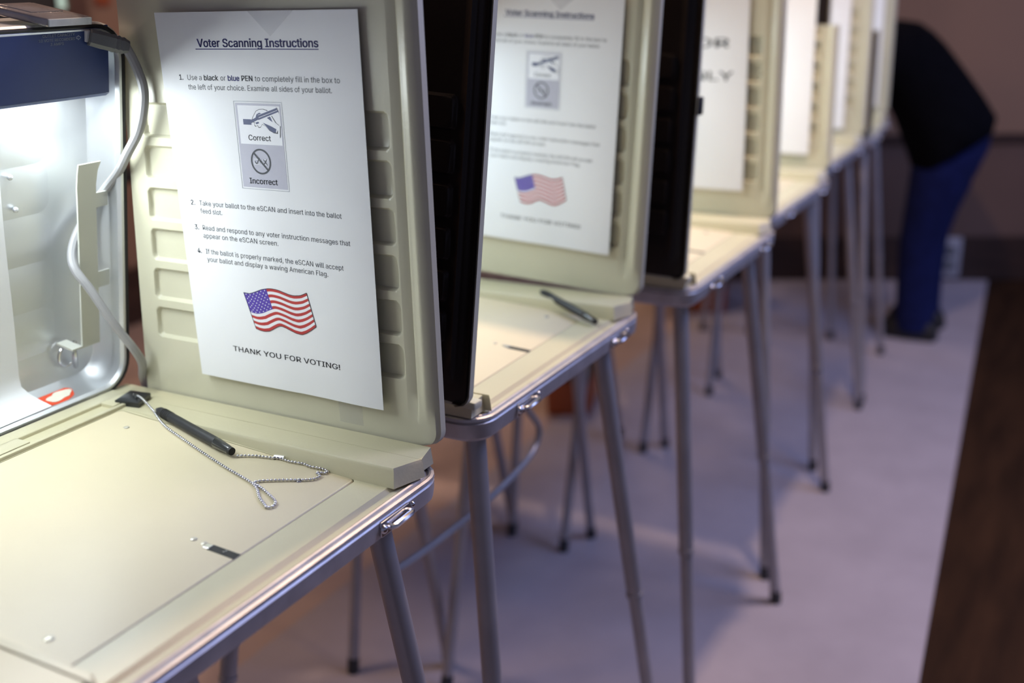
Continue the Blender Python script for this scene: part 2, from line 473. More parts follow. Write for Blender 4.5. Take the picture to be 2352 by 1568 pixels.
def make_lid(root, detail):
    b = MB()
    prof = [(.0105, .003), (.0085, -.0010), (.0060, -.0015), (.0035, .0005), (.0015, -.0010), (0, .0010), (0, .005), (.0008, .010), (.0008, .040), (.005, .052), (.016, .058)]
    R = lambda o, d: [(x, v, d) for x, v, _ in rr(o, BW - o, o - .005, LH - o, .036 - min(o, .028), 0, 7)]
    b.loft([R(o, d) for o, d in prof], False, True)
    inn = [(.0105, .003), (.0075, .010), (.0085, .034), (.013, .041), (.024, .0455), (.034, .0465)]
    b.loft([R(o, d) for o, d in inn], False, True)
    # pressed ribs across the back of the lid
    for v in (.055, .105, .155, .205, .255):
        b.loft([rr(.05 - e_, .352 + e_, v - e_, v + .026 + e_, .0065 + max(e_, -.004) * .6, d, 4) for e_, d in ((.018, .0472), (.010, .0463), (.002, .0453), (-.006, .0450))], False, True)
    if detail:
        for x, v in ((.322, .2035), (.300, .243), (.318, .236), (.352, -.0)):
            if v > 0: b.sphere((x, v, .0418), .0030, 10, 6)
    ls = b.build('lid_shell', M['lid_alu'], root, fn=lambda p: lid_frame(*p))
    ls['label'] = 'ribbed aluminium lid standing open'
    b = MB()
    pth = R(.0035, -.0005)
    g = [Vector(p) for p in pth]; g.append(g[0]); g.append(g[1])
    b.tube(g, .0021, 8, False)
    b.build('lid_gasket', M['rubber'], root, fn=lambda p: lid_frame(*p))
    # lamp housing: a channel open at the bottom
    b = MB()
    b.box(.018, .399, .316, .3788, -.0012, .0030, .0005)
    b.box(.020, .399, .369, .3725, .0025, .038)
    b.box(.020, .0215, .316, .370, .0030, .038); b.box(.3975, .399, .316, .370, .0030, .038)
    b.add([(.020, .316, -.0012), (.399, .316, -.0012), (.399, .3122, .0035), (.020, .3122, .0035), (.020, .3172, .0030), (.399, .3172, .0030)], [(0, 1, 2, 3), (3, 2, 5, 4)])
    ho = b.build('lamp_housing', M['blue'], root, smooth=0, fn=lambda p: lid_frame(*p))
    ho['label'] = 'navy blue lamp housing'
    b = MB(); b.tube([(.03, .334, .022), (.392, .334, .022)], .0065, 14)
    b.build('lamp_tube', M['tube'], ho, fn=lambda p: lid_frame(*p))
    if detail:
        b = MB(); b.box(.3715, .3775, .3650, .3752, -.0040, -.0011, .0004)
        b.build('outlet_face', M['whiteprint'], ho, fn=lambda p: lid_frame(*p))
    # cable hook on the right of the lid
    b = MB()
    rows = []
    for v, dx, dd in ((.0505, 0, 0), (.10, 0, 0), (.15, 0, 0), (.20, 0, 0), (.222, -.001, -.001), (.238, -.004, -.006), (.246, -.008, -.012), (.250, -.010, -.015)):
        rows.append((v, dx, dd))
    for th, sgn in ((0, 1),):
        ring = []
        for v, dx, dd in rows:
            wv = .0225
            ring.append([(.3725 + dx, v, .016 + dd), (.3725 + wv + dx * .6, v, .016 + dd), (.3725 + wv + dx * .6, v, .0180 + dd), (.3725 + dx, v, .0180 + dd)])
        b.loft(ring)
    b.box(.3945, .4095, .198, .213, .016, .018); b.box(.3945, .4095, .112, .129, .016, .018)
    b.box(.360, .3725, .0505, .0525, .016, .040)
    hk = b.build('cable_hook', M['hook'], root, smooth=20, fn=lambda p: lid_frame(*p)); hk['label'] = 'cream plastic cable hook inside the lid'
    if detail:
        b = MB()
        pts = [(.372 + .010 * math.cos(a), .034 + .012 * math.sin(a), .040) for a in [math.radians(20 + 280 * k / 16) for k in range(17)]]
        b.tube(pts, .0016, 8); b.tube([(.380, .050, .036), (.377, .040, .034), (.379, .026, .036), (.383, .018, .040)], .0028, 8)
        b.build('key_ring', M['chrome'], root, fn=lambda p: lid_frame(*p))
    for xx in (.05, .34):
        b = MB(); b.tube([(xx, .410, .742), (xx + .03, .410, .742)], .004, 10); b.build('hinge', M['chrome'], root)


def panel_rows(h, side, depth_sign, off, back0, back1, inset=0.0):
    """height-field of one face of a side panel: y runs front to back, z upward; returns rows of (x, y, z)"""
    def fine(vals, marks, d=.0012):
        s = set(vals)
        for m_ in marks:
            for e_ in (-d * 2.2, -d * 1.1, 0, d * 1.1, d * 2.2): s.add(m_ + e_)
        return sorted(s)
    gtop = [.3025 - .0415 * k for k in range(6)]
    marks = [g for g in gtop] + [g - .031 for g in gtop] + [.006, .010, .017]
    zs = [x for x in fine([h * k / 36 for k in range(37)], marks) if -1e-6 <= x <= h + 1e-6]
    if h > .4: zs += [h - .004, h - .008, h - .012]
    zs = sorted(set(zs))
    ts = fine([.34 * k / 22 for k in range(23)], [.0105, .019, .035, .0315, .3165, .3195], .0011)
    ts = sorted(set([x for x in ts if 0 <= x <= .34] + [0, .001, .003, .34, .339]))
    rows = []
    for z in zs:
        rc = .016
        f0 = rc - math.sqrt(max(0, rc * rc - (rc - z) ** 2)) if z < rc else 0.0
        yb = back0 + (back1 - back0) * min(1, z / .40)
        row = []
        for t in ts:
            y = .006 + f0 + (yb - .006 - f0) * t / .34
            yy = y
            d = 0.0
            # recessed rounded rectangles
            for g in gtop:
                zc = g - .0155; yc0, yc1 = .040, yb - .023
                qx = abs(yy - (yc0 + yc1) / 2) - (yc1 - yc0) / 2 + .006
                qz = abs(z - zc) - .0155 + .006
                sd = math.hypot(max(qx, 0), max(qz, 0)) + min(max(qx, qz), 0) - .006
                d -= .0048 * smooth01(.5 - sd / .0026)
            # bead and groove along the front edge
            fe = t
            if z > .03:
                d -= .0035 * smooth01(1 - abs(fe - .0215) / .0035)
                d += .0020 * smooth01(1 - abs(fe - .0105) / .0065)
            d -= .004 * smooth01(1 - fe / .004)
            row.append((off + depth_sign * d, min(max(y, .006 + f0 + inset), yb - inset), min(max(z, inset), h - inset)))
        rows.append(row)
    return rows


def solid(rows_a, rows_b):
    b = MB()
    n = len(rows_a[0]); m_ = len(rows_a)
    b.grid(rows_a); b.grid([r[::-1] for r in rows_b])
    ea = [rows_a[0]] + [[r[-1] for r in rows_a]] + [rows_a[-1][::-1]] + [[r[0] for r in rows_a][::-1]]
    eb = [rows_b[0]] + [[r[-1] for r in rows_b]] + [rows_b[-1][::-1]] + [[r[0] for r in rows_b][::-1]]
    for a_, c_ in zip(ea, eb):
        b.grid([a_, c_])
    return b


PM = {}


def make_panel(root, side, lean, fwd, h, outer='dark'):
    """side: +1 right, -1 left. panel frame at the foot of the panel, so that it can lean"""
    key = (side, h, outer)
    x = BW + .001 if side > 0 else -.001
    if key not in PM:
        a = panel_rows(h, side, -side, 0.0, .379, .344)
        c = panel_rows(h, side, -side, side * .0078, .379, .344)
        c2 = panel_rows(h, side, -side, side * .0080, .379, .344, .0035)
        d = panel_rows(h, side, -side, side * .0095, .379, .344, .0035)
        pin = solid(a, c)
        if side < 0: pin.box(.000, .016, .006, .024, -.004, .004, .0015)
        po = pin.build('side_panel', M['cream_panel'], None)
        so = solid(c2, d).build('outer_skin', M[outer], po)
        so['label'] = 'dark outer face' if outer == 'dark' else 'dark outer face in a lit brown tone'
        PM[key] = (po, so, [False])
    po, so, used = PM[key]
    if used[0]:
        po2 = po.copy(); col.objects.link(po2); so2 = so.copy(); col.objects.link(so2); so2.parent = po2; po = po2
    else:
        used[0] = True
    po.parent = root
    po.location = Vector((x, 0, .7425)) * K
    po.rotation_euler = (fwd, lean, 0)
    po['label'] = 'cream side panel' 
    return po


PROTO = {}


def make_booth(label, x0, y0, lean_r=0, lean_l=0, fwd_r=0, fwd_l=0, hr=PH, hl=PH, outer_l='dark', rotz=0, panels=(1, 1), detail=False):
    root = thing('voting_booth', label, 'voting booth', (x0, y0, 0), (0, 0, rotz), 'voting booths in the row')
    if 'b' not in PROTO or detail:
        make_tray(root, (.337,) if detail else (.094, .337)); make_lid(root, detail); make_legs(root)
        PROTO.setdefault('b' if not detail else 'first', root)
    else:
        for ch in list(PROTO['b'].children):
            if ch.name.split('.')[0] != 'side_panel': copy_tree(ch, root)
    if panels[0]: make_panel(root, 1, lean_r, fwd_r, hr)
    if panels[1]: make_panel(root, -1, lean_l, fwd_l, hl, outer_l)
    return root


BOOTHS = [
    dict(label='nearest voting booth, its open lit lid holding a white sheet', x0=.334, y0=.505, detail=True, panels=(1, 0)),
    dict(label='second voting booth of the row, with a flag flyer and a loose black pen', x0=.857, y0=.5285, lean_r=.03, fwd_r=.052, lean_l=.07, fwd_l=.075),
    dict(label='third voting booth of the row, its flyer lettered in large capitals', x0=1.387, y0=.501, lean_l=.05, fwd_l=.03),
    dict(label='fourth voting booth of the row, with a short right panel and a plain white flyer', x0=1.897, y0=.533, hr=.295, lean_l=.03),
    dict(label='fifth voting booth of the row, just beyond the one with a short panel', x0=2.430, y0=.575),
    dict(label='sixth voting booth of the row, with a short brown left panel, beside the bending person', x0=2.912, y0=.568, hl=.254, outer_l='dark_lit', rotz=.105),
    dict(label='last voting booth, hidden behind the sixth, that the bending person leans over', x0=3.430, y0=.775),
]
booth = [make_booth(**k) for k in BOOTHS]
for i, (x, y, t) in enumerate(((1.765, 1.46, 'back row voting booth whose legs stand behind the second and third booths'),
                               (2.320, 1.45, 'back row voting booth whose legs stand behind the third and fourth booths'))):
    make_booth(t, x, y, rotz=math.pi)
pn = [c for c in booth[2].children if c.name.startswith('side_panel') and c.location.x < .1 * K][0]
b = MB(); b.box(-.010, .005, .002, .013, .226, .250, .002)
b.build('panel_catch', M['rubber'], pn)
# fluorescent light of each lit lid
for i, k in enumerate(BOOTHS):
    p0 = Matrix.Rotation(k.get('rotz', 0), 4, 'Z') @ Vector(lid_frame(BW / 2, .3020, .0220)) + Vector((k['x0'], k['y0'], 0))
    tgt = p0 + Vector((0, -1.0, -1.0))
    o = area('booth_lamp_light', p0, tgt, .34, .020, TUBE_POWER[i], TUBE_COLOR if i == 0 else (0.74, 0.90, 1.0))
    if i == 0: area('booth_lamp_light', p0, p0 + Vector((0, .25, -1.0)), .34, .020, .8, TUBE_COLOR)


# ------------------------------------------------------------------ lettering
FONT = None
try:                                # Blender's own interface typeface, a plain grotesque
    import os
    FONT = bpy.data.fonts.load(os.path.join(bpy.utils.system_resource('DATAFILES'), 'fonts', 'Inter.woff2'))
except Exception:
    FONT = None


def text_mesh(txt, bold=0.0, part=False):
    """flat glyph mesh: list of verts, faces, normalised so that cap height = 1"""
    cu = bpy.data.curves.new('t', 'FONT')
    cu.body = txt
    if FONT: cu.font = FONT
    cu.size = 1.0; cu.offset = bold; cu.resolution_u = 3
    ob = bpy.data.objects.new('t', cu); col.objects.link(ob)
    dg = bpy.context.evaluated_depsgraph_get()
    me = bpy.data.meshes.new_from_object(ob.evaluated_get(dg))
    vs = [(v.co.x, v.co.y) for v in me.vertices]; fs = [list(p.vertices) for p in me.polygons]
    bpy.data.meshes.remove(me)
    # the strokes of a K overlap one another and the fill leaves notches there: fill each stroke once more by itself
    ks = [i for i, ch in enumerate(txt) if ch in 'kK'] if not part else []
    if ks:
        spans = []
        for i in ks:
            a = text_mesh(txt[:i + 1], part=True)[0]
            q = text_mesh(txt[i], part=True)[0]
            R_ = max(v[0] for v in a); spans.append((R_ - (max(v[0] for v in q) - min(v[0] for v in q)) - .005, R_ + .005))
        fs = [f for f in fs if not any(all(l <= vs[i][0] <= r for i in f) for l, r in spans)]
        src = ob.evaluated_get(bpy.context.evaluated_depsgraph_get()).to_curve(bpy.context.evaluated_depsgraph_get())
        data = []
        for sp in src.splines:
            if sp.type == 'BEZIER': pts = [(p.co.copy(), p.handle_left.copy(), p.handle_right.copy()) for p in sp.bezier_points]
            else: pts = [(p.co.copy(), None, None) for p in sp.points]
            x0 = min(p[0].x for p in pts); x1 = max(p[0].x for p in pts)
            if any(x0 >= l and x1 <= r for l, r in spans): data.append((sp.type, pts))
        ob.evaluated_get(bpy.context.evaluated_depsgraph_get()).to_curve_clear()
        for ty, pts in data:
            c2 = bpy.data.curves.new('t2', 'CURVE'); c2.dimensions = '2D'; c2.fill_mode = 'BOTH'; c2.resolution_u = 3
            if ty == 'BEZIER':
                n = c2.splines.new('BEZIER'); n.bezier_points.add(len(pts) - 1)
                for p, q in zip(pts, n.bezier_points):
                    q.handle_left_type = q.handle_right_type = 'FREE'
                    q.co, q.handle_left, q.handle_right = p
            else:
                n = c2.splines.new('POLY'); n.points.add(len(pts) - 1)
                for p, q in zip(pts, n.points): q.co = p[0]
            n.use_cyclic_u = True
            o2 = bpy.data.objects.new('t2', c2); col.objects.link(o2)
            me = bpy.data.meshes.new_from_object(o2.evaluated_get(bpy.context.evaluated_depsgraph_get())); k0 = len(vs)
            vs += [(v.co.x, v.co.y) for v in me.vertices]; fs += [[i + k0 for i in p.vertices] for p in me.polygons]
            bpy.data.objects.remove(o2); bpy.data.curves.remove(c2); bpy.data.meshes.remove(me)
    bpy.data.objects.remove(ob); bpy.data.curves.remove(cu)
    return vs, fs


_c = {}


def cap_height():
    if 'h' not in _c:
        vs, fs = text_mesh('H'); ys = [v[1] for v in vs]; _c['h'] = max(ys) - min(ys)
    return _c['h']


def text_into(mb, segs, u0, u1, vbase, cap, put):
    """segs: [(text, bold, material index)] fitted between u0 and u1 on the baseline vbase; cap = cap height"""
    ch = cap_height(); parts = []; x = 0.0
    for txt, bold, mi in segs:
        vs, fs = text_mesh(txt.strip())
        if not vs: continue
        lo = min(v[0] for v in vs); hi = max(v[0] for v in vs)
        lead = .28 * (len(txt) - len(txt.lstrip())); trail = .28 * (len(txt) - len(txt.rstrip()))
        x += lead
        parts.append((vs, fs, x - lo, mi, bold)); x += hi - lo + trail
        end = x - trail
    sx = (u1 - u0) / end; sy = cap / ch
    for vs, fs, dx, mi, bold in parts:
        mb.cur = mi
        for ox, oy in ([(0, 0)] if not bold else [(-bold, -bold * .5), (bold, -bold * .5), (0, 0), (-bold, bold * .5), (bold, bold * .5)]):
            mb.add([put(u0 + (vx + dx + ox) * sx, vbase - (vy + oy) * sy) for vx, vy in vs], fs)


# ------------------------------------------------------------------ flyers
FW, FH = .2285, .3532


def bow(u, v):
    """how far the sheet stands off the panel"""
    s = u / FW; t = v / FH
    return .0035 + .005 * (1 - s) ** 2 * (1 - .4 * t) + .0055 * smooth01((s - .55) / .45) * (.25 + .75 * t) + .003 * t * math.sin(math.pi * s)


def put_at(lift):
    return lambda u, v: (-bow(u, v) - lift, FW - u, FH - v)


def dens(pts, n=6):
    out = []
    for i in range(len(pts)):
        a = pts[i]; c = pts[(i + 1) % len(pts)]
        for k in range(n): out.append((a[0] + (c[0] - a[0]) * k / n, a[1] + (c[1] - a[1]) * k / n))
    return out


def quad_uv(mb, tl, tr, br, bl, put, n=10, m_=10):
    rows = []
    for j in range(m_ + 1):
        row = []
        for i in range(n + 1):
            s = i / n; t = j / m_
            u = (tl[0] * (1 - s) + tr[0] * s) * (1 - t) + (bl[0] * (1 - s) + br[0] * s) * t
            v = (tl[1] * (1 - s) + tr[1] * s) * (1 - t) + (bl[1] * (1 - s) + br[1] * s) * t
            row.append(put(u, v))
        rows.append(row)
    mb.grid(rows)


def line_uv(mb, a, c, wd, put, n=8):
    d = Vector((c[0] - a[0], c[1] - a[1])); nn = Vector((-d.y, d.x)).normalized() * wd / 2
    quad_uv(mb, (a[0] + nn.x, a[1] + nn.y), (c[0] + nn.x, c[1] + nn.y), (c[0] - nn.x, c[1] - nn.y), (a[0] - nn.x, a[1] - nn.y), put, n, 1)


def sheet_mesh(root, mt='paper', tape=True):
    b = MB()
    N, Mr = 44, 44
    f = [[(-bow(FW * i / N, FH * j / Mr), FW - FW * i / N, FH - FH * j / Mr) for i in range(N + 1)] for j in range(Mr + 1)]
    g = [[(-bow(FW * i / N, FH * j / Mr) + .0003, FW - FW * i / N, FH - FH * j / Mr) for i in range(N + 1)] for j in range(Mr + 1)]
    bb = solid(f, g)
    bb.build('sheet', M[mt], root)
    if tape:
        b = MB(); put = put_at(.00012)
        b.poly([put(.1085, -.0004), put(.1605, -.0004), put(.1325, .0215)])
        t = b.build('tape', M['tape'], root, smooth=0); t['label'] = 'clear tape tab at the top edge'


INSTR = ['ink', 'navy', 'inkblue']


def make_flyer(label, loc, lean, fwd):
    root = thing('instruction_flyer', label, 'flyer', loc, (fwd, lean, 0), 'flyers taped inside the booths')
    sheet_mesh(root)
    put = put_at(.00012)
    mats = [M[k] for k in INSTR]
    b = MB()
    text_into(b, [('Voter Scanning Instructions', .022, 1)], .0475, .1846, .0304, .0070, put)
    b.cur = 1
    line_uv(b, (.0447, .0323), (.1848, .0321), .0008, put, 20)
    b.build('heading', mats, root, smooth=0)['label'] = 'underlined navy heading'
    b = MB(); c = .0047
    text_into(b, [('1.', .014, 0)], .0209, .0254, .0597, c, put)
    text_into(b, [('Use a ', 0, 0), ('black', .016, 0), (' or ', 0, 0), ('blue ', .016, 2), ('PEN', .016, 0), (' to completely fill in the box to', 0, 0)], .0307, .2052, .0598, c, put)
    text_into(b, [('the left of your choice. Examine all sides of your ballot.', 0, 0)], .0305, .1958, .0683, c, put)
    def done():
        b.build('numbered_instruction', mats, root, smooth=0)['label'] = 'numbered instruction in black'
        return MB()
    b = done()
    text_into(b, [('2.', .014, 0)], .0154, .0206, .1770, c, put)
    text_into(b, [('Take your ballot to the eSCAN and insert into the ballot', 0, 0)], .0262, .1963, .1770, c, put)
    text_into(b, [('feed slot.', 0, 0)], .0264, .0539, .1846, c, put)
    b = done()
    text_into(b, [('3.', .014, 0)], .0164, .0216, .2010, c, put)
    text_into(b, [('Read and respond to any voter instruction messages that', 0, 0)], .0267, .2039, .2010, c, put)
    text_into(b, [('appear on the eSCAN screen.', 0, 0)], .0263, .1192, .2088, c, put)
    b = done()
    text_into(b, [('4.', .014, 0)], .0162, .0214, .2244, c, put)
    text_into(b, [('If the ballot is properly marked, the eSCAN will accept', 0, 0)], .0269, .1942, .2244, c, put)
    text_into(b, [('your ballot and display a waving American Flag.', 0, 0)], .0274, .1756, .2322, c, put)
    done()
    b = MB()
    text_into(b, [('THANK YOU FOR VOTING!', .010, 0)], .0481, .1811, .3212, .0052, put)
    b.build('closing_line', mats, root, smooth=0)['label'] = 'capital thank you line'
    # boxed pictograms
    x0, x1, y0, y1 = .0828, .1382, .0777, .1569
    pm = [M['lineprint'], M['greyprint'], M['whiteprint'], M['slate'], M['ink']]
    b = MB(); b.cur = 0
    for a, c_ in (((x0, y0), (x1, y0)), ((x1, y0), (x1, y1)), ((x1, y1), (x0, y1)), ((x0, y1), (x0, y0))): line_uv(b, a, c_, .0005, put, 10)
    b.cur = 1; quad_uv(b, (x0 + .0016, y0 + .0015), (x1 - .0016, y0 + .0015), (x1 - .0016, y1 - .0015), (x0 + .0016, y1 - .0015), put, 10, 12)
    p2 = put_at(.00018); p3 = put_at(.00024); p4 = put_at(.00030); p5 = put_at(.00036)
    b.cur = 2; quad_uv(b, (x0 + .0040, .0811), (x1 - .0030, .0811), (x1 - .0030, .1157), (x0 + .0040, .1157), p2, 8, 8)
    b.cur = 3; quad_uv(b, (.0921, .0934), (.1015, .0934), (.1015, .0983), (.0921, .0983), p3, 2, 2)
    # hand: dark shape under, white shape above
    hand = [(.1020, .0948), (.1048, .0905), (.1082, .0862), (.1118, .0846), (.1165, .0842), (.1205, .0850), (.1232, .0872), (.1262, .0905), (.1300, .0958), (.1338, .0985), (.1330, .1012), (.1305, .1050), (.1262, .1046), (.1215, .1026),
            (.1175, .0990), (.1142, .0975), (.1122, .1002), (.1098, .1006), (.1086, .0986), (.1066, .0998), (.1052, .0986), (.1056, .0965)]
    cx = sum(p[0] for p in hand) / len(hand); cy = sum(p[1] for p in hand) / len(hand)
    sh = lambda s, dx=0, dy=0: [(cx + (p[0] - cx) * s + dx, cy + (p[1] - cy) * s + dy) for p in hand]
    b.cur = 4; b.poly([p3(*p) for p in sh(1.04)])
    b.cur = 2; b.poly([p4(*p) for p in sh(.97, -.0002, -.0003)])
    b.cur = 3
    for poly in ([(.1150, .0960), (.1200, .0975), (.1250, .0992), (.1298, .1012), (.1290, .1044), (.1255, .1040), (.1212, .1020), (.1178, .0985)],
                 [(.1085, .0888), (.1118, .0872), (.1150, .0880), (.1128, .0908), (.1092, .0925), (.1062, .0935)],
                 [(.1188, .0905), (.1225, .0885), (.1246, .0912), (.1262, .0952), (.1225, .0930)],
                 [(.1062, .0962), (.1098, .0952), (.1108, .0965), (.1075, .0976)]):
        b.poly([p5(*p) for p in poly])
    b.cur = 2; line_uv(b, (.1108, .0917), (.1332, .0845), .0052, put_at(.00042), 6)
    b.cur = 3; line_uv(b, (.1095, .0908), (.1326, .0834), .0020, put_at(.00048), 6); line_uv(b, (.1100, .0930), (.1338, .0852), .0016, put_at(.00048), 6)
    line_uv(b, (.1012, .0955), (.1100, .0920), .0026, put_at(.00048), 4)
    # sleeve
    b.cur = 2; b.poly([p5(.1322, .0975), p5(.1345, .0985), p5(.1336, .1085), p5(.1312, .1060)])
    b.cur = 4; line_uv(b, (.1345, .0985), (.1334, .1088), .0005, put_at(.00042), 4)
    text_into(b, [('Correct', .010, 4)], .0965, .1223, .1122, .0049, p3)
    text_into(b, [('Incorrect', .012, 4)], .0926, .1253, .1518, .0051, p3)
    # barred circle over a ticked and a crossed box
    ccx, ccy, r = .1082, .1312, .0109
    ring_o = [(ccx + (r + .0008) * math.cos(a), ccy + (r + .0008) * math.sin(a)) for a in [2 * math.pi * k / 40 for k in range(41)]]
    ring_i = [(ccx + (r - .0008) * math.cos(a), ccy + (r - .0008) * math.sin(a)) for a in [2 * math.pi * k / 40 for k in range(41)]]
    b.cur = 4; b.grid([[p3(*p) for p in ring_o], [p3(*p) for p in ring_i]])
    line_uv(b, (ccx - r * .72, ccy - r * .72), (ccx + r * .72, ccy + r * .72), .0017, p4, 6)
    for bx in (ccx - .0078, ccx + .0024):
        for a, c_ in (((bx, ccy - .002), (bx + .0058, ccy - .002)), ((bx + .0058, ccy - .002), (bx + .0058, ccy + .0026)), ((bx + .0058, ccy + .0026), (bx, ccy + .0026)), ((bx, ccy + .0026), (bx, ccy - .002))):
            b.cur = 2; line_uv(b, a, c_, .0005, p3, 2)
    b.cur = 4
    line_uv(b, (ccx - .0070, ccy), (ccx - .0050, ccy + .0024), .0008, p3, 2); line_uv(b, (ccx - .0050, ccy + .0024), (ccx - .0015, ccy - .0034), .0008, p3, 2)
    line_uv(b, (ccx + .0030, ccy - .0022), (ccx + .0074, ccy + .0030), .0008, p3, 2); line_uv(b, (ccx + .0074, ccy - .0026), (ccx + .0030, ccy + .0030), .0008, p3, 2)
    b.build('pictogram_box', pm, root, smooth=0)['label'] = 'grey box with a writing hand above a barred circle'
    # waving flag
    top = [(.0702, .2588), (.0775, .2592), (.0844, .2569), (.0930, .2535), (.1008, .2516), (.1057, .2512), (.1130, .2516), (.1206, .2534), (.1265, .2548), (.1320, .2553), (.1400, .2542), (.1478, .2508)]
    bot = [(.0813, .2938), (.0870, .2952), (.0925, .2955), (.0986, .2943), (.1050, .2908), (.1090, .2886), (.1132, .2872), (.1190, .2886), (.1247, .2905), (.1310, .2924), (.1379, .2930), (.1440, .2905), (.1500, .2868), (.1560, .2826)]

    def curve(pts, n=32):
        L = [0.0]
        for i in range(len(pts) - 1): L.append(L[-1] + math.hypot(pts[i + 1][0] - pts[i][0], pts[i + 1][1] - pts[i][1]))
        out = []
        for k in range(n + 1):
            t = L[-1] * k / n; i = 0
            while i < len(L) - 2 and L[i + 1] < t: i += 1
            s = (t - L[i]) / (L[i + 1] - L[i]); out.append((pts[i][0] + (pts[i + 1][0] - pts[i][0]) * s, pts[i][1] + (pts[i + 1][1] - pts[i][1]) * s))
        return out
    tc, bc = curve(top), curve(bot)
    FP = lambda s, t: tuple(tc[s][k] + (bc[s][k] - tc[s][k]) * t + (.0012 * math.sin(math.pi * t) if k == 0 else 0) * 0 for k in (0, 1))
    fb = MB()
    for k in range(13):
        fb.cur = 0 if k % 2 == 0 else 1
        fb.grid([[p2(*FP(s, k / 13)) for s in range(33)], [p2(*FP(s, (k + 1) / 13)) for s in range(33)]])
    fb.cur = 2
    cw = 12
    fb.grid([[p3(*FP(s, t * 7 / 13 / 6)) for s in range(cw + 1)] for t in range(7)])
    fb.cur = 1
    for r_ in range(9):
        for c_ in range(6 if r_ % 2 == 0 else 5):
            s = (c_ + .5 if r_ % 2 == 0 else c_ + 1) / 6 * cw; t = (r_ + .6) / 9.2 * 7 / 13
            i = int(s); fr = s - i
            a0 = FP(i, t); a1 = FP(min(i + 1, 32), t); u, v = a0[0] + (a1[0] - a0[0]) * fr, a0[1] + (a1[1] - a0[1]) * fr
            fb.poly([p4(u + (.00085 if q % 2 == 0 else .0004) * math.cos(math.pi * q / 5), v + (.00085 if q % 2 == 0 else .0004) * math.sin(math.pi * q / 5)) for q in range(10)])
    fb.cur = 3
    edge = tc + [FP(32, k / 8) for k in range(1, 9)] + bc[::-1] + [FP(0, 1 - k / 8) for k in range(1, 9)]
    for a, c_ in zip(edge, edge[1:]):
        if math.hypot(a[0] - c_[0], a[1] - c_[1]) > 1e-6: line_uv(fb, a, c_, .0006, p5, 1)
    fb.build('flag_picture', [M['red'], M['whiteprint'], M['flagblue'], M['ink']], root, smooth=0)['label'] = 'waving american flag picture'
    return root


def on_panel(i, y, z, side=1):
    """world place and rotation for a sheet on the inner face of a booth's right panel"""
    k = BOOTHS[i]
    lean = k.get('lean_r', 0); fwd = k.get('fwd_r', 0)
    R = Matrix.Rotation(lean, 4, 'Y') @ Matrix.Identity(4)
    E_ = (Matrix.Rotation(0, 4, 'Z') @ Matrix.Rotation(lean, 4, 'Y') @ Matrix.Rotation(fwd, 4, 'X'))
    p_ = E_ @ Vector((0, y, z))
    q = Matrix.Rotation(k.get('rotz', 0), 4, 'Z') @ (Vector((BW + .001, 0, .7425)) + p_)
    return Vector((k['x0'], k['y0'], 0)) + q, lean, fwd


# heights: bottom of the sheet above the foot of the panel
l0, a0, f0_ = on_panel(0, .0595, .0330)
flyer = make_flyer('large white flyer headed Voter Scanning Instructions in the nearest booth', l0, a0, f0_)
l1, a1, f1_ = on_panel(1, .0500, .0535)
fl2 = copy_tree(flyer)
fl2.scale = (.92, .92, .92); fl2.location = l1 * K; fl2.rotation_euler = (f1_, a1, 0)
fl2['label'] = 'blurred white flyer with a flag picture in the second booth'
# third booth: another sheet with two words in big capitals
l2, a2, f2_ = on_panel(2, .0625, .0475)
fl3 = thing('instruction_flyer', 'white flyer with two words in big capitals in the third booth', 'flyer', l2, (f2_, a2, 0), 'flyers taped inside the booths')
sheet_mesh(fl3, tape=False)
b = MB(); text_into(b, [('FOR', .011, 0)], .112, .195, .1150, .0145, put_at(.00012)); b.build('printed_word', [M['ink']], fl3, smooth=0)
b = MB(); text_into(b, [('ONLY', .011, 0)], .104, .204, .1690, .0145, put_at(.00012))
b.build('printed_word', [M['ink']], fl3, smooth=0)
sheets = [(3, .0505, .0330, 'plain white flyer in the fourth booth, brighter than the ones beside it'),
          (4, .0580, .0155, 'narrow white flyer in the fifth booth'),
          (5, .0350, .0180, 'white flyer in the sixth booth, seen only above the short brown panel')]
for i, y, z, t in sheets:
    lo, le, fw = on_panel(i, y, z)
    o = copy_tree(fl3) if False else thing('instruction_flyer', t, 'flyer', lo, (fw, le, BOOTHS[i].get('rotz', 0)), 'flyers taped inside the booths')
    ch = [c for c in fl3.children if c.name.startswith('sheet')][0]
    c2 = ch.copy(); col.objects.link(c2); c2.parent = o
# strip of old tape left on the nearest panel
b = MB(); b.add([(-.0006, .1185, .0085), (-.0006, .0905, .0085), (-.0006, .0905, .0300), (-.0006, .1185, .0320)], [(0, 1, 2, 3)])
tp = b.build('tape_strip', M['tape'], None, smooth=0); tp.location = Vector((.755, .505, .7425)) * K
tag(tp, 'clear tape strip on the cream panel just under the nearest flyer', 'tape')


# ------------------------------------------------------------------ things in the nearest booth
X0, Y0 = .334, .505
# lettering on the lamp housing
b = MB()
